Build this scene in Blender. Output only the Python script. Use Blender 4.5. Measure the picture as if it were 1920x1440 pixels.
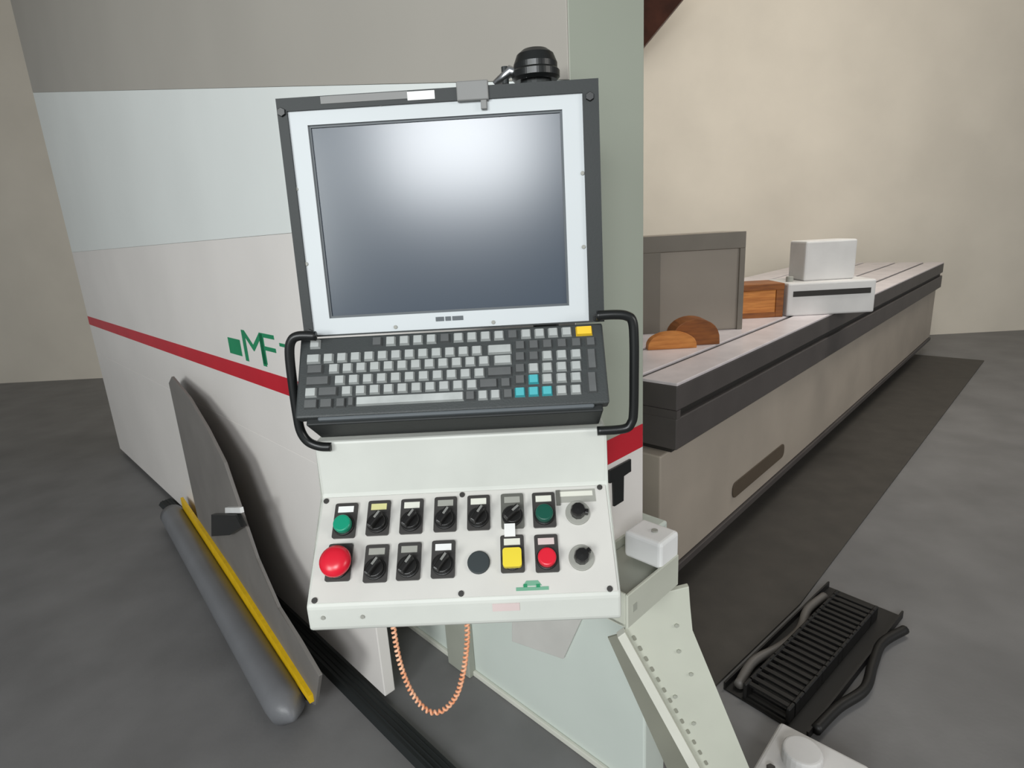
import bpy, bmesh, math, random
from math import radians, sin, cos, pi
from mathutils import Vector, Matrix

random.seed(7)
for o in list(bpy.data.objects):
    bpy.data.objects.remove(o)
scene = bpy.context.scene
COL = scene.collection

# ------------------------------------------------------------------ camera
FPX = 1081.0                       # focal length in pixels of the 1920 x 1440 frame
PITCH, ROLL, YAW = radians(14.8), radians(3.3), radians(1.5)
CAM = Vector((0, 0, 1.5))
FW = Vector((-sin(YAW)*cos(PITCH), cos(YAW)*cos(PITCH), -sin(PITCH)))
_rt = Vector((cos(YAW), sin(YAW), 0))
_up = _rt.cross(FW)
RT = _rt*cos(ROLL) - _up*sin(ROLL)
UP = _up*cos(ROLL) + _rt*sin(ROLL)
cd = bpy.data.cameras.new('camera')
cd.sensor_width = 36.0
cd.lens = 36.0*FPX/1920.0
cd.clip_start = 0.02
cam = bpy.data.objects.new('camera', cd)
COL.objects.link(cam)
cam.matrix_world = Matrix(((RT.x, UP.x, -FW.x, CAM.x), (RT.y, UP.y, -FW.y, CAM.y), (RT.z, UP.z, -FW.z, CAM.z), (0, 0, 0, 1)))
scene.camera = cam

# ------------------------------------------------------------------ world, lamps, exposure
world = bpy.data.worlds.new('world')
scene.world = world
world.use_nodes = True
world.node_tree.nodes['Background'].inputs[0].default_value = (0.93, 0.97, 1.0, 1)
world.node_tree.nodes['Background'].inputs[1].default_value = 0.30
def area(name, loc, target, sx, sy, watts, col=(1, 1, 1)):
    l = bpy.data.lights.new(name, 'AREA')
    l.shape = 'RECTANGLE'; l.size = sx; l.size_y = sy; l.energy = watts; l.color = col
    o = bpy.data.objects.new(name, l); COL.objects.link(o)
    o.location = loc
    o.rotation_euler = (Vector(target)-Vector(loc)).to_track_quat('-Z', 'Y').to_euler()
    return o
area('hall_lamp_light', (-0.42, -3.0, 2.78), (-0.1, 0.8, 1.3), 1.15, 0.85, 96, (0.95, 0.98, 1.0))
area('hall_window_light', (-3.0, -3.9, 2.6), (-0.6, 1.6, 1.0), 1.7, 1.7, 165, (0.96, 1.0, 0.99))
area('back_hall_light', (2.4, 3.2, 4.2), (2.0, 7.0, 1.2), 2.4, 1.6, 170, (1.0, 0.96, 0.89))
area('right_fill_light', (4.2, -1.6, 2.4), (0.8, 2.0, 0.9), 1.6, 1.2, 60, (1.0, 0.98, 0.93))  # added fill with no visible source, brightens the cover side and bed side
scene.view_settings.view_transform = 'Standard'
scene.view_settings.look = 'None'
scene.view_settings.gamma = 1.0
scene.view_settings.use_curve_mapping = False
scene.view_settings.exposure = -0.12

# ------------------------------------------------------------------ helpers
def ray(px, py):
    return FW + RT*((px-960)/FPX) - UP*((py-720)/FPX)
def onplane(px, py, P, n):
    d = ray(px, py); n = Vector(n)
    return CAM + d*(((Vector(P)-CAM).dot(n))/d.dot(n))
def aty(px, py, Y): return onplane(px, py, (0, Y, 0), (0, 1, 0))
def atz(px, py, Z): return onplane(px, py, (0, 0, Z), (0, 0, 1))

def lin(c):
    return tuple(((v/255)/12.92 if v/255 <= 0.04045 else ((v/255+0.055)/1.055)**2.4) for v in c)
def mat(name, rgb, rough=0.5, metal=0.0, var=0.06, scale=6.0, bump=0.0, bscale=120.0, rgb2=None, coat=0.0, stretch=None):
    m = bpy.data.materials.new(name); m.use_nodes = True
    nt = m.node_tree; N = nt.nodes; L = nt.links
    b = N['Principled BSDF']
    b.inputs['Roughness'].default_value = rough
    b.inputs['Metallic'].default_value = metal
    if coat: b.inputs['Coat Weight'].default_value = coat; b.inputs['Coat Roughness'].default_value = 0.1
    tc = N.new('ShaderNodeTexCoord')
    src = tc.outputs['Object']
    if stretch:
        mp = N.new('ShaderNodeMapping'); mp.inputs['Scale'].default_value = stretch
        L.new(src, mp.inputs['Vector']); src = mp.outputs['Vector']
    nz = N.new('ShaderNodeTexNoise'); nz.inputs['Scale'].default_value = scale; nz.inputs['Detail'].default_value = 4
    L.new(src, nz.inputs['Vector'])
    rp = N.new('ShaderNodeValToRGB')
    c = lin(rgb)
    c2 = lin(rgb2) if rgb2 else tuple(v*(1-var*2) for v in c)
    rp.color_ramp.elements[0].color = (*c2, 1); rp.color_ramp.elements[0].position = 0.3
    rp.color_ramp.elements[1].color = (*tuple(min(1, v*(1+var*0.3)) for v in c), 1); rp.color_ramp.elements[1].position = 0.7
    L.new(nz.outputs['Fac'], rp.inputs['Fac']); L.new(rp.outputs['Color'], b.inputs['Base Color'])
    if bump:
        n2 = N.new('ShaderNodeTexNoise'); n2.inputs['Scale'].default_value = bscale
        L.new(tc.outputs['Object'], n2.inputs['Vector'])
        bp = N.new('ShaderNodeBump'); bp.inputs['Strength'].default_value = bump; bp.inputs['Distance'].default_value = 0.002
        L.new(n2.outputs['Fac'], bp.inputs['Height']); L.new(bp.outputs['Normal'], b.inputs['Normal'])
    return m

M = {}
M['paint_white'] = mat('white_powder_paint', (208, 210, 203), 0.45, bump=0.05)
M['plate_white'] = mat('panel_plate', (213, 211, 205), 0.4)
M['cover_white'] = mat('cover_white_paint', (236, 231, 226), 0.38, var=0.03, scale=2)
M['cover_mid'] = mat('cover_cool_white', (236, 240, 237), 0.35, var=0.02, scale=2)
M['cover_top'] = mat('cover_warm_grey', (174, 169, 160), 0.5, var=0.03, scale=2)  # upper panel, darker and warmer than the middle and lower ones
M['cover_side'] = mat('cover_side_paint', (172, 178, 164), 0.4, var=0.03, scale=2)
M['red_tape'] = mat('red_stripe', (200, 28, 46), 0.45)
M['green_ink'] = mat('green_ink', (22, 138, 92), 0.5)
M['green_pale'] = mat('pale_green_ink', (112, 168, 140), 0.5)
M['pink_ink'] = mat('pink_ink', (216, 198, 195), 0.5)
M['frame_black'] = mat('frame_black', (44, 48, 48), 0.6, bump=0.06, bscale=300)
M['black'] = mat('black_plastic', (24, 26, 26), 0.35)
M['rubber'] = mat('black_rubber', (26, 30, 30), 0.6, bump=0.1)
M['kb_body'] = mat('keyboard_housing', (56, 60, 60), 0.42, bump=0.08, bscale=400)
M['key_light'] = mat('light_key', (180, 184, 182), 0.45, var=0.1, scale=40)
M['key_dark'] = mat('dark_key', (92, 94, 94), 0.45, var=0.1, scale=40)
M['key_cyan'] = mat('cyan_key', (72, 176, 184), 0.45)
M['key_yellow'] = mat('yellow_key', (248, 204, 52), 0.45)
M['bezel'] = mat('aluminium_bezel', (206, 211, 213), 0.65, metal=0.0, var=0.03, scale=3)
M['gasket'] = mat('dark_gasket', (86, 92, 96), 0.5)
M['steel'] = mat('brushed_steel', (200, 202, 204), 0.28, metal=1.0, var=0.05)
M['clip'] = mat('grey_clip', (128, 128, 126), 0.5)
M['label_white'] = mat('white_label', (240, 240, 238), 0.5)
M['legend'] = mat('legend_cream', (226, 226, 214), 0.5)
M['legend_grey'] = mat('legend_grey', (160, 160, 152), 0.5)
M['legend_yellow'] = mat('legend_yellow', (214, 210, 148), 0.5)
M['holder'] = mat('button_holder', (58, 56, 54), 0.45)
M['holder_grey'] = mat('button_holder_grey', (98, 98, 92), 0.45)
M['knob_black'] = mat('selector_black', (18, 17, 16), 0.35)
M['knob_grey'] = mat('selector_grey', (132, 132, 128), 0.45)
M['btn_green'] = mat('green_cap', (10, 150, 116), 0.3)
M['btn_green_dark'] = mat('dark_green_cap', (8, 82, 66), 0.35)
M['btn_red'] = mat('red_cap', (226, 28, 52), 0.3)
M['btn_yellow'] = mat('yellow_cap', (240, 216, 60), 0.35)
M['plug'] = mat('hole_plug', (46, 54, 56), 0.5)
M['orange_cable'] = mat('orange_coil_cable', (242, 198, 166), 0.45, rgb2=(228, 146, 100), scale=60)
M['floor'] = mat('dark_concrete_floor', (120, 119, 119), 0.5, var=0.12, scale=3, bump=0.2, bscale=60)
M['wall'] = mat('cream_wall', (222, 214, 200), 0.75, var=0.05, scale=1.2, bump=0.1, bscale=30)
M['ceiling'] = mat('ceiling_paint', (180, 174, 164), 0.8)
M['bed_top'] = mat('aluminium_bed', (222, 214, 216), 0.35, var=0.08, scale=8)
M['bed_dark'] = mat('bed_dark_steel', (80, 75, 73), 0.5, var=0.1, scale=5)
M['bed_body'] = mat('bed_body_paint', (178, 167, 154), 0.5, var=0.06, scale=3)
M['slot'] = mat('dark_slot', (40, 37, 34), 0.6)
M['slot_brown'] = mat('brown_slot', (88, 76, 62), 0.6)
M['cabinet'] = mat('grey_brown_cabinet', (148, 139, 128), 0.5, var=0.05, scale=3)
M['cabinet_dark'] = mat('cabinet_edge', (122, 115, 105), 0.5)
M['wood_orange'] = mat('orange_wood', (214, 142, 68), 0.5, rgb2=(176, 104, 40), scale=8, stretch=(1, 1, 8))
M['wood_brown'] = mat('brown_wood', (150, 88, 30), 0.5, rgb2=(112, 60, 16), scale=8, stretch=(1, 1, 8))
M['wood_dark'] = mat('dark_brown_timber', (92, 52, 40), 0.6, rgb2=(64, 36, 28), scale=6)
M['bumper'] = mat('grey_vinyl_bumper', (112, 113, 116), 0.4, bump=0.15, bscale=90)
M['bumper_plate'] = mat('bumper_back_plate', (122, 118, 114), 0.55)
M['yellow_tape'] = mat('yellow_stripe', (242, 196, 16), 0.5, var=0.08, scale=30)
M['pale_green'] = mat('base_pale_paint', (214, 222, 214), 0.4, var=0.04, scale=2)
M['rib'] = mat('base_rib_paint', (168, 170, 158), 0.5)
M['bracket'] = mat('bracket_sage_paint', (196, 198, 184), 0.45, var=0.05, scale=5)
M['bracket_light'] = mat('rail_light', (220, 220, 208), 0.45)
M['flange'] = mat('flange_shade_grey', (140, 140, 127), 0.5)  # shadow beside the rail put into the flange colour; slots reuse it
M['hose'] = mat('black_hose', (20, 19, 18), 0.5)
M['hose_grey'] = mat('grey_hose', (110, 106, 102), 0.5)
M['pale_grey'] = mat('pale_grey_casting', (214, 212, 210), 0.5)

def screen_material():
    m = bpy.data.materials.new('screen_glass'); m.use_nodes = True
    b = m.node_tree.nodes['Principled BSDF']
    b.inputs['Base Color'].default_value = (*lin((62, 72, 84)), 1)
    b.inputs['Roughness'].default_value = 0.24
    b.inputs['IOR'].default_value = 1.6
    return m
M['screen'] = screen_material()

W = {}
def root(name, label, cat, loc=(0, 0, 0), group=None, rot=None):
    o = bpy.data.objects.new(name, None); COL.objects.link(o)
    m = Matrix.Translation(Vector(loc)) @ (rot.to_4x4() if rot else Matrix())
    o.matrix_world = m; W[o.name] = m
    o.empty_display_size = 0.05
    o['label'] = label; o['category'] = cat
    if group: o['group'] = group
    return o
def place(name, me, parent=None, Mx=None, label=None):
    o = bpy.data.objects.new(name, me); COL.objects.link(o)
    Mx = Mx or Matrix()
    if parent is not None:
        o.parent = parent
        o.matrix_local = W[parent.name].inverted() @ Mx
    else:
        o.matrix_world = Mx
    W[o.name] = Mx.copy()
    if label: o['label'] = label
    return o
def mesh(name, bm, m, smooth=False):
    bmesh.ops.recalc_face_normals(bm, faces=bm.faces)
    me = bpy.data.meshes.new(name); bm.to_mesh(me); bm.free()
    me.materials.append(M[m])
    if smooth:
        for p in me.polygons: p.use_smooth = True
    return me
def obj(name, bm, m, parent=None, Mx=None, label=None, smooth=False):
    return place(name, mesh(name, bm, m, smooth), parent, Mx, label)
def solo(name, bm, m, label, cat, Mx=None, group=None, smooth=False):
    o = obj(name, bm, m, None, Mx, label, smooth); o['category'] = cat
    if group: o['group'] = group
    return o
def struct(name, bm, m, Mx=None, label=None):
    o = obj(name, bm, m, None, Mx, label); o['kind'] = 'structure'; return o

def box(x0, x1, y0, y1, z0, z1, bev=0.0, seg=2, bm=None):
    b = bmesh.new()
    bmesh.ops.create_cube(b, size=1)
    for v in b.verts:
        v.co = Vector(((x0+x1)/2 + v.co.x*(x1-x0), (y0+y1)/2 + v.co.y*(y1-y0), (z0+z1)/2 + v.co.z*(z1-z0)))
    if bev:
        bmesh.ops.bevel(b, geom=list(b.edges), offset=bev, segments=seg, affect='EDGES', profile=0.5)
    if bm is None: return b
    return join(bm, b)
def join(bm, b):
    me = bpy.data.meshes.new('tmp'); b.to_mesh(me); b.free(); bm.from_mesh(me); bpy.data.meshes.remove(me)
    return bm
def cyl(r, h, seg=24, r2=None, bev=0.0, z0=0.0):
    """along +Z from z0 to z0+h"""
    b = bmesh.new()
    bmesh.ops.create_cone(b, cap_ends=True, segments=seg, radius1=r, radius2=r if r2 is None else r2, depth=h)
    for v in b.verts: v.co.z += h/2+z0
    if bev:
        es = [e for e in b.edges if abs(e.verts[0].co.z-e.verts[1].co.z) < 1e-6 and e.verts[0].co.z > z0+h-1e-6]
        bmesh.ops.bevel(b, geom=es, offset=bev, segments=3, affect='EDGES', profile=0.5)
    return b
def lathe(prof, seg=28):
    b = bmesh.new(); rings = []
    for r, z in prof:
        if r < 1e-6: rings.append([b.verts.new((0, 0, z))])
        else: rings.append([b.verts.new((r*cos(2*pi*k/seg), r*sin(2*pi*k/seg), z)) for k in range(seg)])
    for a, c in zip(rings, rings[1:]):
        for k in range(seg):
            k2 = (k+1) % seg
            f = [a[k % len(a)], a[k2 % len(a)], c[k2 % len(c)], c[k % len(c)]]
            u = []
            for v in f:
                if v not in u: u.append(v)
            if len(u) > 2:
                try: b.faces.new(u)
                except ValueError: pass
    return b
def prism(pts, off, bev=0.0):
    """polygon of 3-D points extruded by the vector off"""
    b = bmesh.new(); off = Vector(off)
    A = [b.verts.new(Vector(p)) for p in pts]; B = [b.verts.new(Vector(p)+off) for p in pts]
    b.faces.new(A); b.faces.new(B[::-1])
    n = len(pts)
    for i in range(n): b.faces.new([A[i], B[i], B[(i+1) % n], A[(i+1) % n]])
    if bev:
        bmesh.ops.bevel(b, geom=list(b.edges), offset=bev, segments=2, affect='EDGES', profile=0.5)
    return b
def smooth_path(pts, n=8):
    pts = [Vector(p) for p in pts]; out = []
    for i in range(len(pts)-1):
        p0 = pts[max(i-1, 0)]; p1 = pts[i]; p2 = pts[i+1]; p3 = pts[min(i+2, len(pts)-1)]
        for k in range(n):
            t = k/n
            out.append(0.5*((2*p1)+(p2-p0)*t+(2*p0-5*p1+4*p2-p3)*t*t+(3*p1-p0-3*p2+p3)*t**3))
    out.append(pts[-1]); return out
def frames(path):
    fr = []; prev = None
    for i, p in enumerate(path):
        t = (path[min(i+1, len(path)-1)]-path[max(i-1, 0)]).normalized()
        if prev is None:
            ref = Vector((0, 0, 1)) if abs(t.z) < 0.9 else Vector((1, 0, 0))
            n = t.cross(ref).normalized()
        else:
            n = (prev - t*prev.dot(t)).normalized()
        prev = n; fr.append((p, n, t.cross(n)))
    return fr
def tube(path, r, seg=10, rr=None, bm=None):
    b = bm or bmesh.new(); rings = []
    for i, (p, n, bn) in enumerate(frames(path)):
        q = rr[i] if rr else r
        rings.append([b.verts.new(p+n*(q*cos(2*pi*k/seg))+bn*(q*sin(2*pi*k/seg))) for k in range(seg)])
    for a, c in zip(rings, rings[1:]):
        for k in range(seg): b.faces.new([a[k], a[(k+1) % seg], c[(k+1) % seg], c[k]])
    b.faces.new(rings[0][::-1]); b.faces.new(rings[-1])
    return b
def basis(origin, u, v, n):
    u, v, n = Vector(u), Vector(v), Vector(n)
    return Matrix(((u.x, v.x, n.x, origin[0]), (u.y, v.y, n.y, origin[1]), (u.z, v.z, n.z, origin[2]), (0, 0, 0, 1)))
def T(x, y, z=0): return Matrix.Translation((x, y, z))
def RZ(a): return Matrix.Rotation(a, 4, 'Z')
def rrect(w, h, r, d, seg=5):
    """rounded rectangle plate centred on the origin, from z=0 to z=d"""
    pts = []
    for cx, cy, a0 in ((w/2-r, h/2-r, 0), (-w/2+r, h/2-r, 90), (-w/2+r, -h/2+r, 180), (w/2-r, -h/2+r, 270)):
        for k in range(seg+1):
            a = radians(a0+90*k/seg); pts.append((cx+r*cos(a), cy+r*sin(a), 0))
    return prism(pts, (0, 0, d))
def ringframe(x0, x1, y0, y1, X0, X1, Y0, Y1, z0, z1):
    """rectangular ring: outer X0..Y1, inner x0..y1"""
    b = bmesh.new()
    def q(a, z): return [b.verts.new((a[0], a[2], z)), b.verts.new((a[1], a[2], z)), b.verts.new((a[1], a[3], z)), b.verts.new((a[0], a[3], z))]
    i, o = (x0, x1, y0, y1), (X0, X1, Y0, Y1)
    i0, i1, o0, o1 = q(i, z0), q(i, z1), q(o, z0), q(o, z1)
    for k in range(4):
        j = (k+1) % 4
        b.faces.new([o1[k], o1[j], i1[j], i1[k]]); b.faces.new([o0[k], o0[j], i0[j], i0[k]])
        b.faces.new([o0[k], o0[j], o1[j], o1[k]]); b.faces.new([i0[k], i0[j], i1[j], i1[k]])
    return b

# ------------------------------------------------------------------ machine axes
HD = radians(44.3)
E1 = Vector((sin(HD), cos(HD), 0)); E2 = Vector((-cos(HD), sin(HD), 0)); EZ = Vector((0, 0, 1))
PA = atz(850, 1440, 0)                                 # foot of the cover's front-left face
O = onplane(1064, 90, PA, E1); O.z = 0                 # the machine's vertical corner, at the floor
MF = basis(O, E1, E2, EZ)                              # machine frame: x along E1, y along E2
MI = MF.inverted()
def onA(px, py): return MI @ onplane(px, py, O, E1)    # point on the front-left face, in machine coordinates
def onB(px, py): return MI @ onplane(px, py, O, E2)    # point on the right face
SB = onB(1207, 400).x                                  # thickness of the cover
# ------------------------------------------------------------------ room
struct('floor', box(-8, 9, -5, 7.1, -0.1, 0), 'floor', label='dark grey concrete workshop floor')
struct('wall_back', box(-8, 9, 7.0, 7.2, 0, 4.4), 'wall', label='cream plastered wall behind the machine bed')
struct('ceiling', box(-8, 9, 0.5, 7.2, 4.4, 4.5), 'ceiling')

# ------------------------------------------------------------------ machine cover (white gantry guard)
cov = root('machine_cover', 'tall white machine cover with red stripe and green lettering behind the console', 'machine', O, rot=MF.to_3x3())
ZT = 3.3; TL = 4.6
zc0, zc1 = onA(420, 165).z, onA(1064, 150).z
zm0 = onA(420, 448).z
tleg = (MI @ atz(716, 1326, 0)).y
ZB = 0.80
tz = (onA(420, 165).y, 0.0)
def zc(t): return zc1 + (zc0-zc1)*(t/tz[0])
def panelA(name, z0f, z1f, t0, t1, m, s0=0.0, th=0.003, bev=0.0006):
    pts = [(s0, t0, z0f(t0)), (s0, t1, z0f(t1)), (s0, t1, z1f(t1)), (s0, t0, z1f(t0))]
    return obj(name, prism(pts, (th, 0, 0), bev), m, cov, MF)
g = 0.0004
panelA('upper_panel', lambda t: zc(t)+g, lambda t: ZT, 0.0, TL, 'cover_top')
panelA('middle_panel', lambda t: zm0+g, lambda t: zc(t)-g, 0.0, TL, 'cover_mid')
panelA('lower_panel', lambda t: ZB+g, lambda t: zm0-g, 0.0, TL, 'cover_white')
panelA('skirt_panel', lambda t: 0.03, lambda t: ZB-g, tleg, TL, 'cover_white', 0.0, 0.04, 0.003)
zsp = onB(1170, 833).z
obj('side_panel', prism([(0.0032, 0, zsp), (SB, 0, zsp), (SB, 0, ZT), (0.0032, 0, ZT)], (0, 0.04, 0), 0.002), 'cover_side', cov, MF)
obj('side_lower_panel', prism([(0.0032, 0, ZB), (SB, 0, ZB), (SB, 0, zsp), (0.0032, 0, zsp)], (0, 0.04, 0), 0.002), 'cover_white', cov, MF)
obj('core', box(0.0035, SB-0.012, 0.041, TL-0.01, ZB+0.02, ZT-0.02), 'cover_side', cov, MF)
# red stripe, front-left face and right face
za = onA(545, 727).z; hb = (onA(545, 711).z-onA(545, 743).z)/2
tl0 = onA(640, 760).y
obj('red_stripe', prism([(0, 0.01, za-hb), (0, TL, za-hb), (0, TL, za+hb), (0, 0.01, za+hb)], (-0.0015, 0, 0)), 'red_tape', cov, MF)
zb = onB(1170, 833).z; h2 = abs(onB(1170, 812).z-onB(1170, 856).z)/2
obj('red_stripe', prism([(0.0, 0, zb-h2), (SB-0.004, 0, zb-h2), (SB-0.004, 0, zb+h2), (0.0, 0, zb+h2)], (0, -0.0015, 0)), 'red_tape', cov, MF)
# green logo square and letters
def rectA(name, pxa, pya, pxb, pyb, m):
    a, c = onA(pxa, pya), onA(pxb, pyb)
    return obj(name, prism([(0, a.y, a.z), (0, c.y, a.z), (0, c.y, c.z), (0, a.y, c.z)], (-0.0015, 0, 0)), m, cov, MF)
rectA('logo_square', 427, 632, 455, 668, 'green_ink')
def textmesh(body, size, ext=0.0012):
    c = bpy.data.curves.new('lettering', 'FONT'); c.body = body; c.size = size; c.extrude = ext; c.align_x = 'LEFT'
    t = bpy.data.objects.new('tmp_text', c); COL.objects.link(t)
    bpy.context.view_layer.update()
    me = bpy.data.meshes.new_from_object(t.evaluated_get(bpy.context.evaluated_depsgraph_get()))
    bpy.data.objects.remove(t); return me
def lettersA(body, px0, py0, px1, py1, m):
    me = textmesh(body, 1.0)
    xs = [v.co.x for v in me.vertices]; ys = [v.co.y for v in me.vertices]
    a, c = onA(px0, py1), onA(px1, py0)
    sx = (a.y-c.y)/(max(xs)-min(xs)); sy = (c.z-a.z)/(max(ys)-min(ys))
    for v in me.vertices:
        x, y, z = v.co
        v.co = Vector((-z, a.y-(x-min(xs))*sx, a.z+(y-min(ys))*sy))
    me.materials.clear(); me.materials.append(M[m])
    return place('letter', me, cov, MF)
lettersA('M', 462, 626, 491, 676, 'green_ink')
lettersA('F', 495, 629, 513, 682, 'green_ink')
rectA('letter_dash', 524, 643, 546, 654, 'green_ink')
# black T-shaped latch on the right face
la, lb, lc, ld = onB(1142, 880), onB(1180, 880), onB(1150, 900), onB(1166, 938)
latch = prism([(lc.x-0.004, 0, ld.z), (ld.x, 0, ld.z), (ld.x, 0, lc.z), (lb.x, 0, lc.z), (lb.x, 0, la.z), (la.x-0.004, 0, la.z), (la.x-0.004, 0, lc.z), (lc.x-0.004, 0, lc.z)], (0, -0.005, 0), 0.001)
obj('latch', latch, 'black', cov, MF, 'black T-shaped latch')

# ------------------------------------------------------------------ machine base under the cover
sb = (MI @ atz(1130, 1440, 0)).x
tb0 = (MI @ atz(1215, 1490, 0)).y
base = root('gantry_plinth', 'pale painted machine base plinth below the console', 'machine base', O, rot=MF.to_3x3())
obj('body', box(sb, sb+0.10, tb0, TL, 0.0, 0.79, 0.006), 'pale_green', base, MF)
obj('kick_trim', box(sb-0.012, sb, tb0, 2.2, 0.0, 0.02, 0.003), 'bracket_light', base, MF)
rp0 = MI @ onplane(852, 1230, O+E1*sb, E1); rp1 = MI @ onplane(890, 1230, O+E1*sb, E1)
obj('rib', box(sb-0.03, sb, rp1.y, rp0.y, 0.0, 0.79, 0.004), 'rib', base, MF)
def onS(px, py): return MI @ onplane(px, py, O+E1*(sb-0.004), E1)
a1, a2, a3, a4 = onS(962, 1160), onS(962, 1201), onS(1058, 1234), onS(1092, 1160)
obj('label_plate', prism([(sb, p.y, p.z) for p in (a1, a2, a3, a4)], (-0.01, 0, 0), 0.002), 'plate_white', base, MF)

# ------------------------------------------------------------------ floor rubber strip
st = root('floor_cable_cover', 'black rubber cable cover strip lying along the floor', 'cable cover', O, rot=MF.to_3x3())
prof = [(-0.075, 0, 0), (-0.062, 0, 0.018), (-0.005, 0, 0.022), (-0.004, 0, 0)]
obj('strip', prism([(x, -0.35, z) for x, _, z in prof], (0, 3.6, 0)), 'rubber', st, MF)
for k in range(3):
    x = -0.05+0.016*k
    obj('ridge', prism([(x-0.003, -0.35, 0.018), (x, -0.35, 0.024), (x+0.003, -0.35, 0.018)], (0, 3.6, 0)), 'rubber', st, MF)

# ------------------------------------------------------------------ safety bumper at the left
bp = root('safety_bumper', 'grey padded safety bumper with a yellow edge stripe beside the machine', 'bumper', atz(520, 1330, 0))
ZY = 0.11
Y1, Y2 = atz(422, 1060, ZY), atz(588, 1308, ZY)
DB = (Y1-Y2).normalized(); NBp = Vector((-DB.y, DB.x, 0))
if NBp.y > 0: NBp = -NBp                                # towards the viewer
def onP(px, py, w=0.0): return onplane(px, py, Y2+NBp*w, NBp)
def flr(p): return Vector((p.x, p.y, 0.0))
tp = [onP(*q) for q in ((420, 868), (450, 958), (480, 1048), (520, 1140), (560, 1203), (598, 1268))]
t0 = tp[0]
tp = [t0+DB*0.9+Vector((0, 0, 0.16)), t0+DB*0.78+Vector((0, 0, 0.21)), t0+DB*0.45+Vector((0, 0, 0.17)), t0+DB*0.2+Vector((0, 0, 0.09))]+tp
obj('back_plate', prism(tp+[Y2+Vector((0, 0, -0.03))+DB*0.0, flr(Y2+DB*0.16), flr(tp[0])], -NBp*0.012, 0.002), 'bumper_plate', bp)
Lb = (Y1-Y2).length
def ys(d, up, w): return Y2+DB*d+Vector((0, 0, up))+NBp*w
nst = 9; top = []; bot = []
for k in range(nst):
    f = k/(nst-1); d = f*(Lb+0.85)
    hw_ = 0.014+0.038*min(1, f*2.2)
    top.append(ys(d, hw_, 0.0)); bot.append(ys(d, -hw_, 0.0))
obj('yellow_stripe', prism(top+bot[::-1], NBp*0.014), 'yellow_tape', bp)
def cushion():
    n = 36; path = []; rr = []
    for k in range(n+1):
        d = (Lb+0.88)*k/n-0.015
        path.append(ys(d+0.03, -ZY+0.06, 0.064))
        e = min(1.0, (d+0.016)/0.09)
        rr.append(0.06*math.sqrt(max(0.02, 1-(1-e)**2)))
    return tube(path, 0.06, 22, rr)
obj('cushion', cushion(), 'bumper', bp, smooth=True)
c1 = [onP(*q) for q in ((405, 962), (452, 962), (464, 985), (440, 1000), (405, 1003))]
obj('clip', prism(c1, NBp*0.02, 0.002), 'black', bp)
c2 = [onP(*q) for q in ((428, 950), (456, 950), (458, 960), (428, 960))]
obj('clip_highlight', prism(c2, NBp*0.012), 'label_white', bp)  # highlight above the clip, put in as a white piece

# ------------------------------------------------------------------ operator console: monitor
XM0, XM1 = -0.308, 0.112
mp0 = aty(860, 617, 0.80)
t4 = radians(4)
VM = Vector((0, sin(t4), cos(t4))); NM = Vector((0, -cos(t4), sin(t4)))
FM = basis(Vector((0, mp0.y, mp0.z)), (1, 0, 0), VM, NM)       # u = X, v = up the screen, w = towards the viewer
HM = 0.3125
def uv(F, px, py):
    n = Vector((F[0][2], F[1][2], F[2][2])); o = Vector((F[0][3], F[1][3], F[2][3]))
    return F.inverted() @ onplane(px, py, o, n)
mon = root('industrial_monitor', 'industrial touch monitor with silver bezel in a black frame', 'monitor', (-0.1, 0.83, mp0.z))
iu0, iu1, iv0, iv1 = -0.295, 0.091, 0.002, 0.2965
obj('back_housing', box(XM0+0.012, XM1-0.012, 0.002, HM-0.004, -0.062, -0.014, 0.01, 3), 'frame_black', mon, FM)
obj('outer_frame', ringframe(iu0, iu1, iv0, iv1, XM0, XM1, 0.0, HM, -0.030, 0.004), 'frame_black', mon, FM)
su0, su1, sv0, sv1 = -0.271, 0.0645, 0.0245, 0.2785
bz = obj('bezel', ringframe(su0, su1, sv0, sv1, iu0, iu1, iv0, iv1, -0.012, 0.001), 'bezel', mon, FM)
obj('gasket', ringframe(su0+0.003, su1-0.003, sv0+0.003, sv1-0.003, su0, su1, sv0, sv1, -0.012, -0.002), 'gasket', mon, FM)
obj('screen', box(su0+0.002, su1-0.002, sv0+0.002, sv1-0.002, -0.012, -0.004), 'screen', mon, FM)
sc_me = mesh('frame_bolt', cyl(0.0058, 0.004, 6, bev=0.0006), 'black')
for px, py in ((519, 213), (1105, 183)):
    p = uv(FM, px, py); place('frame_bolt', sc_me, mon, FM @ T(max(p.x, XM0+0.0062), p.y, 0.003))
for px, py in ((586, 622), (1112, 600)):
    p = uv(FM, px, py); place('frame_bolt', sc_me, mon, FM @ T(XM0+0.0075 if px < 900 else XM1-0.0105, 0.006, 0.003))
bs_me = mesh('bezel_screw', cyl(0.0027, 0.0016, 10, bev=0.0004), 'legend_grey')
for px, py in ((556, 355), (575, 495), (1092, 325), (1094, 463), (715, 196), (905, 186), (925, 604), (742, 613)):
    p = uv(FM, px, py); place('bezel_screw', bs_me, bz, FM @ T(p.x, p.y, 0.001))
for k, (x0, x1) in enumerate(((818, 833), (836, 846), (849, 869))):        # small dark maker's mark under the screen
    p, q = uv(FM, x0, 607), uv(FM, x1, 600)
    obj('bezel_mark', box(p.x, q.x, 0.0125, 0.0185, 0.001, 0.0016), 'gasket', bz, FM)
p, q = uv(FM, 858, 190), uv(FM, 915, 150)
clip = obj('top_clip', box(p.x, q.x, HM-0.018, HM+0.006, 0.0, 0.008, 0.0015), 'clip', mon, FM, 'grey clip on the top edge')
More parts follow.
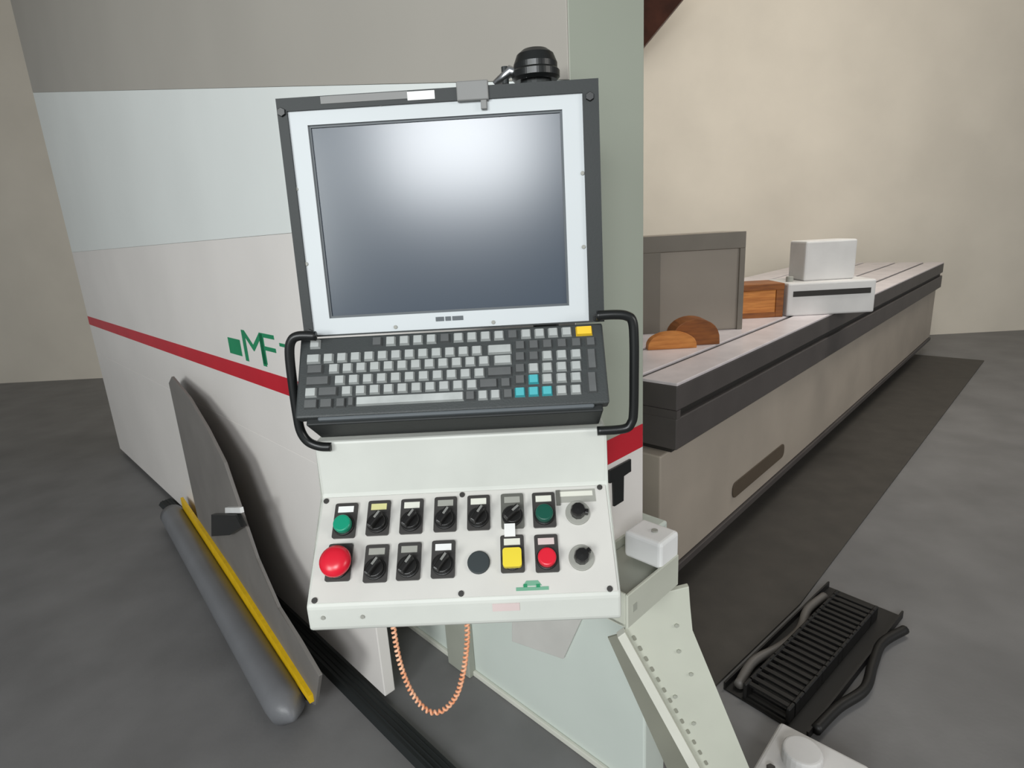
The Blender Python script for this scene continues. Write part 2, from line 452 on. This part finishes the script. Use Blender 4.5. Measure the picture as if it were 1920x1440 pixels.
obj('clip_tab', box(q.x-0.011, q.x-0.003, HM-0.029, HM-0.016, 0.003, 0.0065, 0.001), 'clip', clip, FM)
p, q = uv(FM, 765, 183), uv(FM, 815, 168)
obj('top_label', box(p.x, q.x, HM-0.0125, HM-0.002, 0.004, 0.0048), 'label_white', mon, FM, 'white sticker on the top frame')
# reflection along the top of the frame, put in as a lighter grey strip
p, q = uv(FM, 603, 190), uv(FM, 765, 180)
obj('frame_reflection', box(p.x, q.x, HM-0.010, HM-0.001, 0.0040, 0.0046), 'clip', mon, FM)

# swivel mount with black knob behind the monitor
kp = aty(1005, 150, 0.905)
sw = root('swivel_mount', 'black knob on a chrome swivel post rising behind the monitor', 'swivel mount', (kp.x, 0.93, 1.20))
obj('knob', lathe([(0, 0), (0.030, 0.0), (0.034, 0.004), (0.034, 0.012), (0.031, 0.015), (0.031, 0.022), (0.026, 0.034), (0.018, 0.040), (0, 0.0415)], 64), 'black', sw, T(kp.x, kp.y, kp.z-0.002), smooth=False)
obj('collar', cyl(0.022, 0.008, 20, z0=-0.008), 'frame_black', sw, T(kp.x, kp.y, kp.z))
bp2 = aty(956, 140, 0.905)
obj('lever', tube([Vector((kp.x-0.01, 0.905, kp.z+0.002)), Vector((bp2.x, 0.905, bp2.z+0.004)), Vector((bp2.x-0.022, 0.907, bp2.z-0.012))], 0.0052, 10, [0.007, 0.0085, 0.006]), 'steel', sw, smooth=True)
bq = aty(974, 118, 0.905)
obj('lever_ball', lathe([(0, -0.007), (0.005, -0.005), (0.007, 0), (0.005, 0.005), (0, 0.007)], 14), 'steel', sw, T(bq.x, bq.y, bq.z), smooth=True)
lv = aty(947, 140, 0.905)
obj('lever_tip', cyl(0.005, 0.022, 12, z0=-0.012), 'frame_black', sw, T(lv.x, lv.y, lv.z))
obj('post', box(kp.x-0.02, kp.x+0.02, 0.90, 0.935, 1.224, kp.z-0.012, 0.004), 'frame_black', sw)
obj('cross_plate', box(kp.x-0.022, kp.x+0.022, 0.887, 0.94, kp.z-0.014, kp.z-0.006, 0.002), 'steel', sw)

# ------------------------------------------------------------------ keyboard unit
t32 = radians(32)
VK = Vector((0, sin(t32), cos(t32))); NK = Vector((0, -cos(t32), sin(t32)))
kt = onplane(860, 622, mp0, NK)
FK = basis(Vector((0, kt.y-0.004, kt.z)), (1, 0, 0), VK, NK)
HK = 0.1125
kb = root('keyboard', 'black industrial keyboard with grey, cyan and yellow keys below the monitor', 'keyboard', (-0.1, 0.78, 1.26))
XK0, XK1 = -0.314, 0.109
obj('body', box(XK0, XK1, -HK, 0.003, -0.022, 0.0, 0.003), 'kb_body', kb, FK)
# the curved lip along the front edge and the black tray below
fl = FK @ Vector((0, -HK, 0))
tray = prism([(XK0+0.012, fl.y+0.004, fl.z-0.012), (XK0+0.012, fl.y+0.052, fl.z-0.047), (XK0+0.012, 0.80, fl.z-0.047), (XK0+0.012, 0.80, fl.z+0.06), (XK0+0.012, fl.y+0.03, fl.z+0.02)], (XK1-XK0-0.02, 0, 0), 0.002)
obj('tray', tray, 'rubber', kb)
obj('front_lip', box(XK0+0.03, XK1-0.02, -HK-0.004, -HK+0.004, -0.016, -0.002, 0.0025), 'gasket', kb, FK)
key_cache = {}
def key(px, y860, w, m, h=0.0132):
    py = y860-0.045*(px-860)
    p = uv(FK, px, py); v = uv(FK, 860, y860).y
    wm = w*0.00073
    kk = (round(wm, 4), m, h)
    if kk not in key_cache:
        b = bmesh.new()
        W2, H2, i = wm/2, h/2, 0.0016
        lo = [b.verts.new((x, y, 0)) for x, y in ((-W2, -H2), (W2, -H2), (W2, H2), (-W2, H2))]
        hi = [b.verts.new((x, y, 0.005)) for x, y in ((-W2+i, -H2+i), (W2-i, -H2+i), (W2-i, H2-i*0.6), (-W2+i, H2-i*0.6))]
        for k in range(4): b.faces.new([lo[k], lo[(k+1) % 4], hi[(k+1) % 4], hi[k]])
        b.faces.new(hi); b.faces.new(lo[::-1])
        key_cache[kk] = mesh('key', b, m)
    place('key', key_cache[kk], kb, FK @ T(p.x, v, 0))
L_, D_ = 'key_light', 'key_dark'
R = [634, 660, 680, 702, 723, 744]
key(592, R[0]-2, 20, L_)
for k in range(15): key(708+k*25.3, R[0], 19, L_ if k % 5 else D_)
key(1095, R[0], 31, 'key_yellow', 0.0135)
key(589, R[1], 26, L_)
for k in range(12): key(617+k*25.2, R[1], 19.5, L_)
key(937, R[1], 45, L_)
key(592, R[2], 30, D_)
for k in range(12): key(627+k*25.5, R[2], 19.5, L_)
key(943, R[2], 33, L_)
key(597, R[3], 44, D_)
for k in range(11): key(638+k*26.1, R[3], 19.5, L_)
key(937, R[3], 46, D_)
key(584, R[4], 22, L_); key(616, R[4], 36, D_)
for k in range(10): key(651+k*26, R[4], 19.5, L_)
key(916, R[4], 34, D_); key(948, R[4], 19, D_)
key(584, R[5]+1, 26, D_); key(613, R[5]+1, 24, D_); key(640, R[5]+1, 18, D_); key(659, R[5], 12, D_)
key(769, R[5], 200, L_, 0.0125)
for k in range(4): key(882+k*23.5, R[5], 18, L_ if k in (1, 2) else D_)
cols = (975, 1000.5, 1026, 1053, 1080)
Rn = [655, 676, 698, 719, 742]
for k, c in enumerate(cols): key(c, Rn[0], 19, D_)
key(1107, Rn[0], 18, D_)
for r_ in range(1, 5):
    for k, c in enumerate(cols):
        m = L_
        if k == 0 and r_ < 4: m = D_
        if k == 1 and r_ < 3: m = D_ if r_ == 1 else L_
        if (r_ == 3 and k == 1) or (r_ == 4 and k < 3): m = 'key_cyan'
        key(c, Rn[r_], 19, m)
key(1109, (Rn[1]+Rn[2])/2, 17, D_, 0.029)
key(1110, (Rn[3]+Rn[4])/2, 17, D_, 0.029)
# side handles
def handle(pts, name):
    obj(name, tube(smooth_path(pts, 6), 0.0066, 12), 'black', kb, smooth=True)
def hp(px, py, Y=0.775): return aty(px, py, Y)
handle([hp(1118, 592), hp(1150, 590), hp(1174, 592), hp(1186, 603), hp(1189, 640), hp(1189, 700), hp(1188, 770), hp(1184, 792), hp(1170, 804), hp(1120, 808)], 'side_handle')
handle([hp(592, 630), hp(560, 630), hp(546, 640), hp(543, 665), hp(549, 720), hp(557, 775), hp(564, 808), hp(578, 828), hp(600, 837), hp(620, 838)], 'side_handle')

# ------------------------------------------------------------------ control box with push buttons
cb = root('control_box', 'white sloped control box with two rows of push buttons under the keyboard', 'control panel', (-0.1, 0.8, 1.0))
XB0, XB1 = -0.311, 0.111
t46 = radians(46)
VB = Vector((0, sin(t46), cos(t46))); NB = Vector((0, -cos(t46), sin(t46)))
b0 = aty(860, 919, 0.779)
FB = basis(Vector((0, b0.y, b0.z)), (1, 0, 0), VB, NB)
fb = onplane(860, 1128, b0, NB)
zbot = aty(860, 1178, fb.y).z
prof = [(0.779, 1.222), (0.779, b0.z), (fb.y, fb.z), (fb.y, zbot+0.006), (fb.y+0.008, zbot), (0.93, zbot+0.01), (0.93, 1.222)]
obj('body', prism([(XB0, y, z) for y, z in prof], (XB1-XB0, 0, 0), 0.004), 'paint_white', cb)
HP = (fb-b0).length
pu0, pu1 = XB0+0.004, XB1-0.004
obj('panel_plate', box(pu0, pu1, -HP+0.005, -0.003, 0.0, 0.0022, 0.0007, 1), 'plate_white', cb, FB)
ps_me = mesh('panel_screw', cyl(0.0040, 0.002, 10, bev=0.0005), 'holder')
for px, py in ((613, 941), (867, 929), (1124, 915), (591, 1127), (865, 1114), (1143, 1105)):
    p = uv(FB, px, py); place('panel_screw', ps_me, cb, FB @ T(p.x, p.y, 0.0022))
Z0 = 0.0022
hold_me = {}
def holder(px, py, m='holder', legend='legend', cap=None, w=0.0325, h=0.051):
    p = uv(FB, px, py)
    Fm = FB @ T(p.x, p.y, Z0)
    kk = ('h', m, w, h)
    if kk not in hold_me: hold_me[kk] = mesh('push_button', rrect(w, h, 0.003, 0.004), m)
    b = place('push_button', hold_me[kk], cb, Fm)
    if legend:
        kk = ('l', legend)
        if kk not in hold_me: hold_me[kk] = mesh('legend_plate', box(-0.0112, 0.0112, -0.0045, 0.0045, 0, 0.0008), legend)
        place('legend_plate', hold_me[kk], b, Fm @ T(0, h/2-0.0095, 0.004))
    cy = -h/2+0.0175
    if 'ring' not in hold_me: hold_me['ring'] = mesh('bezel_ring', cyl(0.0148, 0.004, 28, bev=0.001), 'knob_black')
    place('bezel_ring', hold_me['ring'], b, Fm @ T(0, cy, 0.004))
    return b, Fm @ T(0, cy, 0.008)
def selector(px, py, ang=-35, **kw):
    b, F = holder(px, py, **kw)
    if 'sel' not in hold_me:
        bm = cyl(0.0125, 0.006, 24, bev=0.0015)
        box(-0.0042, 0.0042, -0.0125, 0.0125, 0.004, 0.019, 0.0018, 2, bm)
        hold_me['sel'] = mesh('selector_knob', bm, 'knob_black')
        hold_me['tip'] = mesh('pointer', box(-0.0016, 0.0016, 0.001, 0.0118, 0.019, 0.0196), 'knob_grey')
    Fk = F @ RZ(radians(ang))
    place('selector_knob', hold_me['sel'], b, Fk); place('pointer', hold_me['tip'], b, Fk)
def pushcap(px, py, m, square=False, **kw):
    b, F = holder(px, py, **kw)
    kk = ('cap', m, square)
    if kk not in hold_me:
        hold_me[kk] = mesh('button_cap', rrect(0.0255, 0.0255, 0.004, 0.009) if square else cyl(0.0125, 0.010, 28, bev=0.0025), m)
    place('button_cap', hold_me[kk], b, F)
pushcap(649, 978, 'btn_green', legend='label_white')
selector(711, 973, legend='legend_yellow')
selector(773, 970)
selector(836, 966, legend='legend_grey')
selector(898, 963)
selector(961, 960, ang=-50, m='holder_grey', legend='legend_grey')
pushcap(1020, 958, 'btn_green_dark', legend='legend')
selector(707, 1058, legend='legend_grey')
selector(768, 1054, legend='legend_grey')
selector(832, 1050, legend='label_white')
pushcap(961, 1040, 'btn_yellow', square=True, legend='legend')
pushcap(1025, 1039, 'btn_red', legend='pink_ink')
# white hanging tag over the sixth selector
p = uv(FB, 957, 1000); obj('tag', box(-0.0075, 0.0075, -0.010, 0.008, 0, 0.0015), 'label_white', cb, FB @ T(p.x, p.y, 0.018), 'small white tag')
# emergency stop
b, F = holder(638, 1056, legend=None, w=0.034, h=0.051)
p = uv(FB, 638, 1060); Fe = FB @ T(p.x, p.y, Z0+0.004)
obj('stop_neck', cyl(0.013, 0.016, 20), 'knob_black', b, Fe)
obj('mushroom_cap', lathe([(0, 0.012), (0.0205, 0.012), (0.0215, 0.016), (0.0205, 0.021), (0.015, 0.0255), (0.008, 0.0275), (0, 0.028)], 28), 'btn_red', b, Fe, smooth=True, label='red mushroom emergency stop cap')
# black blanking plug
p = uv(FB, 898, 1056); obj('blanking_plug', cyl(0.0155, 0.004, 28, bev=0.0012), 'plug', cb, FB @ T(p.x, p.y, Z0), 'round dark blanking plug')
# the two round selectors at the right end
for px, py in ((1083, 963), (1090, 1047)):
    p = uv(FB, px, py); Fm = FB @ T(p.x, p.y, Z0)
    if 'rs' not in hold_me:
        hold_me['rs'] = mesh('rotary_switch', cyl(0.0175, 0.0035, 28, bev=0.001), 'legend_grey')
        hold_me['rk'] = mesh('rotary_knob', lathe([(0, 0), (0.0105, 0), (0.0105, 0.012), (0.009, 0.016), (0, 0.0165)], 10), 'knob_black')
        hold_me['rp'] = mesh('knob_pointer', box(0.004, 0.0145, -0.003, 0.003, 0, 0.012, 0.001), 'knob_black')
    s = place('rotary_switch', hold_me['rs'], cb, Fm)
    place('rotary_knob', hold_me['rk'], s, Fm @ T(0, 0, 0.0035)); place('knob_pointer', hold_me['rp'], s, Fm @ T(0, 0, 0.0035) @ RZ(radians(-10 if py < 1000 else 35)))
p, q = uv(FB, 1050, 934), uv(FB, 1110, 921)
obj('legend_strip_back', box(p.x-0.003, q.x+0.004, p.y-0.008, q.y+0.003, Z0, Z0+0.0006), 'legend_grey', cb, FB)
obj('legend_strip', box(p.x, q.x, p.y+0.001, q.y, Z0, Z0+0.0012), 'legend', cb, FB)
obj('legend_strip_frame', box(p.x-0.006, p.x, p.y-0.012, q.y+0.002, Z0, Z0+0.003), 'holder_grey', cb, FB)
# green emblem: tapered mark with a bar below
p, q = uv(FB, 968, 1109), uv(FB, 1028, 1088)
hgt = q.y-p.y
obj('emblem', prism([(p.x+0.009, p.y+0.006, Z0), (q.x-0.009, p.y+0.006, Z0), (q.x-0.014, q.y, Z0), (p.x+0.014, q.y, Z0)], (0, 0, 0.0006)), 'green_pale', cb, FB)
obj('emblem_bar', box(p.x, q.x, p.y, p.y+0.0045, Z0, Z0+0.0006), 'green_pale', cb, FB)
for px in (985, 1009):
    c = uv(FB, px, 1099); obj('emblem_dot', box(c.x-0.0025, c.x+0.0025, c.y-0.0022, c.y+0.0022, Z0+0.0006, Z0+0.001), 'green_ink', cb, FB)
p, q = aty(924, 1146, fb.y), aty(974, 1130, fb.y)
obj('fascia_label', box(p.x, q.x, fb.y-0.0008, fb.y+0.001, p.z, q.z), 'pink_ink', cb)
fs_me = mesh('fascia_screw', cyl(0.003, 0.0015, 8), 'legend_grey')
for px, py in ((606, 1158), (680, 1156)):
    p = aty(px, py, fb.y); place('fascia_screw', fs_me, cb, basis(p, (1, 0, 0), (0, 0, 1), (0, -1, 0)))

# ------------------------------------------------------------------ coiled orange cable hanging below the box
def coil():
    pts = [aty(x, y, 0.78) for x, y in ((733, 1105), (736, 1160), (742, 1205), (752, 1250), (770, 1295), (792, 1325), (813, 1336), (836, 1328), (856, 1303), (866, 1272), (872, 1240), (876, 1200), (876, 1165), (876, 1105))]
    path = smooth_path(pts, 40)
    fr = frames(path); hel = []; s = 0.0
    for i, (p, n, bn) in enumerate(fr):
        if i: s += (p-fr[i-1][0]).length
        a = 2*pi*s/0.0085
        hel.append(p+n*(0.0028*cos(a))+bn*(0.0028*sin(a)))
    b = tube(hel, 0.0022, 6)
    return b, pts
cbm, cpts = coil()
solo('coiled_cable', cbm, 'orange_cable', 'orange coiled cable hanging in a loop below the control box', 'cable', smooth=True)

# ------------------------------------------------------------------ support arm box right of the control box
ab = root('support_arm', 'white support arm box with open tray top beside the control box', 'support arm', (0.2, 0.9, 0.95))
pc = aty(1177, 1180, 0.83)
FA = basis(pc, E1, E2, EZ)              # x along the face, y away behind it, z up
AI = FA.inverted()
def onF(px, py): return AI @ onplane(px, py, pc, E2)
La = onF(1272, 1085).x; Ha = onF(1177, 1118).z
Wd = 0.12
arm = bmesh.new()
box(0, La, 0, 0.006, 0, Ha, 0.0015, 1, arm); box(0, La, Wd-0.006, Wd, 0, Ha, 0.0015, 1, arm)
box(0, 0.006, 0.006, Wd-0.006, 0, Ha, 0.0015, 1, arm); box(La-0.006, La, 0.006, Wd-0.006, 0, Ha, 0.0015, 1, arm)
box(0, La, 0.006, Wd-0.006, 0, 0.006, 0, 1, arm)
obj('tray', arm, 'bracket', ab, FA)
obj('tray_lining', box(0.008, La-0.008, 0.008, Wd-0.008, 0.006, Ha*0.72), 'rib', ab, FA)
obj('end_block', box(La*0.64, La+0.004, 0.002, 0.08, Ha*0.9, Ha+0.046, 0.007, 3), 'label_white', ab, FA)
obj('end_screw', cyl(0.006, 0.003, 10), 'legend_grey', ab, FA @ T(La*0.84, 0.035, Ha+0.046))
sl = onF(1190, 1138); obj('slot', box(sl.x-0.006, sl.x+0.006, -0.001, 0.002, sl.z-0.007, sl.z+0.007), 'rib', ab, FA)

# ------------------------------------------------------------------ inclined bracket leg
lg = root('inclined_leg', 'sage painted inclined steel leg with slotted rail at the right', 'bracket leg', (0.55, 0.97, 0.0))
YL = 0.95
def pl(pts, Y=YL): return [aty(x, y, Y) for x, y in pts]
def foot(px, py, dxdy, Y=YL, zf=0.02):          # carry an edge of the leg on down to the floor
    a = aty(px, py, Y); b = aty(px+dxdy*100, py+100, Y); k = (zf-a.z)/(b.z-a.z); return a+(b-a)*k
plate = pl([(1190, 1125), (1292, 1100), (1297, 1182), (1405, 1440)]) + [foot(1405, 1440, 0.42), foot(1300, 1440, 0.42)] + pl([(1300, 1440), (1170, 1185)])
obj('plate', prism(plate, (0, 0.012, 0), 0.0015), 'bracket', lg)
rail = pl([(1158, 1196), (1172, 1186), (1312, 1440)], YL-0.016) + [foot(1312, 1440, 0.42, YL-0.016), foot(1292, 1440, 0.42, YL-0.016)] + pl([(1292, 1440)], YL-0.016)
obj('rail', prism(rail, (0, 0.016, 0), 0.0012), 'bracket_light', lg)
side = pl([(1140, 1196), (1160, 1190), (1296, 1440)], YL+0.03) + [foot(1296, 1440, 0.42, YL+0.03), foot(1250, 1440, 0.42, YL+0.03)] + pl([(1250, 1440)], YL+0.03)
obj('back_flange', prism(side, (0, 0.004, 0)), 'flange', lg)
sm = None
for k in range(13):
    y = 1196+k*19.5; x = 1189+(y-1196)*0.575
    q = aty(x, y, YL-0.0005); d = (aty(x+5.75, y+10, YL-0.0005)-q).normalized()
    F = basis(q, d, Vector((0, -1, 0)).cross(d).normalized(), (0, -1, 0))
    if sm is None: sm = mesh('rail_slot', rrect(0.0115, 0.006, 0.0022, 0.001), 'flange')
    place('rail_slot', sm, lg, F)
bl = mesh('bolt', cyl(0.0042, 0.004, 6, bev=0.0006), 'rib')
for px, py in ((1272, 1220), (1295, 1263), (1265, 1305), (1300, 1355), (1268, 1172)):
    place('bolt', bl, lg, basis(aty(px, py, YL), (1, 0, 0), (0, 0, 1), (0, -1, 0)))

# ------------------------------------------------------------------ machine bed on the right
BZ = 0.95
BC = atz(1270, 719, BZ)
H2 = radians(42.8)
F1 = Vector((sin(H2), cos(H2), 0)); F2 = Vector((-cos(H2), sin(H2), 0))
FBd = basis(Vector((BC.x, BC.y, 0)), F1, F2, EZ); BI = FBd.inverted()
def onBed(px, py, off=0.0): return BI @ onplane(px, py, Vector((BC.x, BC.y, 0))+F2*off, F2)
LB, WB = 5.6, 1.3
bed = root('machine_bed', 'long machining bed with pale rails and dark steel side running to the right', 'machine bed', (BC.x, BC.y, 0), rot=FBd.to_3x3())
zd = onBed(1276, 840).z
zg1, zg0 = onBed(1276, 768).z, onBed(1276, 783).z
obj('steel_rim', box(0, LB, 0, WB, zg1, BZ-0.012, 0.004), 'bed_dark', bed, FBd)
obj('groove', box(0.03, LB, 0.02, WB, zg0, zg1), 'slot', bed, FBd)
obj('end_filler', box(0, 0.028, 0, WB, zg0, zg1), 'bed_dark', bed, FBd)
obj('steel_skirt', box(0, LB, 0, WB, zd, zg0, 0.004), 'bed_dark', bed, FBd)
obj('shadow_gap', box(0.02, LB, 0.03, WB, zd-0.02, zd), 'slot', bed, FBd)
zl = onBed(1282, 1066).z
obj('body', box(-0.04, LB, 0.04, WB-0.05, zl, zd-0.02, 0.006), 'bed_body', bed, FBd)
obj('toe_trim', box(-0.02, LB, 0.03, 0.06, zl-0.035, zl-0.003, 0.003), 'bed_dark', bed, FBd)
obj('plinth', box(0.25, LB-0.1, 0.35, WB-0.2, 0, zl), 'slot', bed, FBd)
# top rails with dark gaps between
edges = [0.0, 0.15, 0.178, 0.40, 0.428, 0.70, 0.728, 1.0, 1.028, WB]
for k in range(0, len(edges), 2):
    obj('top_rail', box(0, LB, edges[k], edges[k+1], BZ-0.012, BZ, 0.003), 'bed_top', bed, FBd)
# oblong recess in the body side
h1, h2_ = onBed(1372, 922, 0.04), onBed(1468, 842, 0.04)
hm = (h1+h2_)/2; Lh = (h2_.x-h1.x)
obj('grip_slot', rrect(Lh, 0.075, 0.03, 0.004), 'slot_brown', bed, FBd @ basis((hm.x, 0.037, hm.z), (1, 0, 0), (0, 0, 1), (0, -1, 0)))

# ------------------------------------------------------------------ things on the bed
cA = atz(1300, 622, BZ)
cbx = root('grey_cabinet', 'grey-brown cabinet standing on the machine bed against the cream wall', 'cabinet', (cA.x, cA.y, BZ))
xl, xr, zt = aty(1140, 600, cA.y).x, aty(1394, 560, cA.y).x, aty(1300, 439, cA.y).z
obj('body', box(xl, xr, cA.y+0.012, cA.y+0.34, BZ, zt, 0.006), 'cabinet', cbx)
ix0, ix1 = aty(1238, 560, cA.y).x, aty(1384, 560, cA.y).x
izt = aty(1300, 470, cA.y).z
obj('top_border', box(xl, xr, cA.y, cA.y+0.012, izt, zt, 0.002), 'cabinet_dark', cbx)
obj('side_border', box(ix1, xr, cA.y, cA.y+0.012, BZ, izt, 0.002), 'cabinet_dark', cbx)
obj('side_border', box(xl, ix0, cA.y, cA.y+0.012, BZ, izt, 0.002), 'cabinet_dark', cbx)
# curved brown offcut
wA = atz(1292, 648, BZ)
off = root('wooden_offcut', 'rounded brown wooden offcut lying on the machine bed', 'wood offcut', wA)
def arch(w, h, d, n=14):
    pts = [(-w/2, 0, 0)] + [(-w/2*cos(pi*k/n), 0, h*sin(pi*k/n)**0.7) for k in range(1, n)] + [(w/2, 0, 0)]
    return prism(pts, (0, d, 0), 0.003)
sc_ = wA.y/1081*1.03
obj('block', arch(0.22, 0.12, 0.12), 'wood_brown', off, T(wA.x+0.03, wA.y, BZ))
obj('wedge', arch(0.22, 0.075, 0.05), 'wood_orange', off, T(wA.x-0.09, wA.y-0.055, BZ))
# orange wooden crate
wB = atz(1425, 596, BZ)
cr = root('wooden_crate', 'orange wooden crate with dark edges on the far part of the bed', 'crate', wB)
x0, x1 = aty(1390, 570, wB.y).x, aty(1468, 570, wB.y).x; z1 = aty(1425, 533, wB.y).z
w_ = x1-x0
obj('box_body', box(x0, x1-w_*0.18, wB.y, wB.y+0.2, BZ, z1-0.035, 0.003), 'wood_orange', cr)
obj('lid', box(x0-0.008, x1, wB.y-0.01, wB.y+0.21, z1-0.035, z1, 0.003), 'wood_brown', cr)
obj('corner_post', box(x1-w_*0.18, x1, wB.y-0.006, wB.y+0.2, BZ, z1-0.035, 0.003), 'wood_brown', cr)
obj('bottom_batten', box(x0, x1-w_*0.18, wB.y-0.006, wB.y, BZ, BZ+0.03, 0.002), 'wood_brown', cr)
obj('lid_band', box(x0, x1-w_*0.2, wB.y-0.006, wB.y, z1-0.075, z1-0.04, 0.002), 'wood_orange', cr)
# pale unit at the end of the bed
wC = atz(1545, 590, BZ)
pu = root('pale_machine_unit', 'pale grey machine unit with dark slot at the far right of the bed', 'machine unit', wC)
y0 = wC.y; x0, x1 = aty(1476, 570, y0).x, aty(1640, 570, y0).x
zz = aty(1550, 528, y0).z
obj('base_block', box(x0, x1, y0, y0+0.3, BZ, zz, 0.01), 'pale_grey', pu)
obj('dark_slot', box(x0+0.03, x1-0.03, y0-0.004, y0+0.01, zz-0.075, zz-0.045), 'slot', pu)
obj('column', box(x0+0.12, x1-0.08, y0+0.08, y0+0.28, zz, zz+0.22, 0.01), 'pale_grey', pu)
obj('knob', cyl(0.02, 0.03, 14, bev=0.004), 'legend_grey', pu, T(x0+0.05, y0+0.1, zz))

# ------------------------------------------------------------------ brown roof brace at the top
ba, bb = aty(1172, 92, 6.75), aty(1330, -110, 5.7)
dv = (bb-ba).normalized(); sd = dv.cross(Vector((0, 1, 0))).normalized()
br = root('timber_brace', 'dark brown timber brace rising from the cream wall to the roof', 'timber', ba)
nn = dv.cross(sd).normalized()
obj('beam', prism([ba-sd*0.14-nn*0.1, ba+sd*0.14-nn*0.1, ba+sd*0.14+nn*0.1, ba-sd*0.14+nn*0.1], bb-ba, 0.006), 'wood_dark', br)

# ------------------------------------------------------------------ dark sheet along the bed
M['sheet_dark'] = mat('dark_floor_sheet', (70, 66, 61), 0.7, var=0.1, scale=8, bump=0.3, bscale=200)
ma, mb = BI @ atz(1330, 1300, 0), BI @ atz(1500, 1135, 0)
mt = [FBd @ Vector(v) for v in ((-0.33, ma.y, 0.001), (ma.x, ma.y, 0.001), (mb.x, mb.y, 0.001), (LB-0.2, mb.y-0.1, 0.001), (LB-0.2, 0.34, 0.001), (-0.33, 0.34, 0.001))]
solo('floor_sheet', prism(mt, (0, 0, 0.008)), 'sheet_dark', 'dark sheet on the floor along the machine bed', 'floor mat')  # thin flat sheet, darker than the floor around it
# ------------------------------------------------------------------ cable chain and hoses on the floor at the right
ch = root('cable_chain', 'black cable chain lying on the floor below the machine bed', 'cable chain', atz(1450, 1280, 0))
cs, ce = atz(1440, 1328, 0), atz(1600, 1150, 0)
dch = (ce-cs); n = 22; u = dch.normalized(); vv = Vector((-u.y, u.x, 0))
tr = bmesh.new()
box(-0.03, dch.length+0.1, -0.13, 0.13, 0.0005, 0.006, 0, 1, tr); box(-0.03, dch.length+0.1, -0.136, -0.13, 0.0005, 0.03, 0, 1, tr); box(-0.03, dch.length+0.1, 0.13, 0.136, 0.0005, 0.03, 0, 1, tr)
FT = basis(cs, u, vv, EZ)
obj('trough', tr, 'hose', ch, FT)
lk = bmesh.new()
box(-0.022, 0.022, -0.075, -0.063, 0.006, 0.06, 0.003, 1, lk); box(-0.022, 0.022, 0.063, 0.075, 0, 0.06, 0.003, 1, lk)
box(-0.008, 0.008, -0.063, 0.063, 0.048, 0.056, 0, 1, lk); box(-0.008, 0.008, -0.063, 0.063, 0.004, 0.012, 0, 1, lk)
lme = mesh('link', lk, 'hose')
for k in range(n):
    p = cs+dch*(k/(n-1)); place('link', lme, ch, basis(p, u, vv, EZ))
hz = [(1400, 1330, 1), (1430, 1300, 2), (1475, 1290, 1), (1520, 1235, 2)]
for k, (off_, m, lab) in enumerate(((0.10, 'hose_grey', 'grey hose lying nearest the bed beside the cable chain'), (-0.16, 'hose', 'black hose lying in front of the cable chain'))):
    pts = [cs+dch*t+vv*(off_+0.02*sin(t*9+k))+Vector((0, 0, 0.0225)) for t in (0.0, 0.2, 0.4, 0.6, 0.8, 1.0)]
    solo('floor_hose', tube(smooth_path(pts, 6), 0.016, 10), m, lab, 'hose', smooth=True)
# pale cast foot with bolts in the lower right corner
fp = atz(1478, 1478, 0.10)
ft = root('cast_pedestal', 'pale grey cast machine foot with bolts in the lower right corner', 'machine foot', (fp.x, fp.y, 0), rot=FBd.to_3x3())
FF = basis(Vector((fp.x, fp.y, 0)), F1, F2, EZ)
obj('pad', box(-0.16, 0.2, -0.14, 0.09, 0.0, 0.10, 0.012, 3), 'pale_grey', ft, FF)
obj('boss', cyl(0.05, 0.04, 24, bev=0.008), 'pale_grey', ft, FF @ T(0.10, 0.0, 0.10))
fbm = mesh('bolt', cyl(0.012, 0.014, 6, bev=0.002), 'holder')
for x, y in ((-0.11, 0.03), (-0.08, -0.07), (0.02, 0.05)):
    place('bolt', fbm, ft, FF @ T(x, y, 0.10))
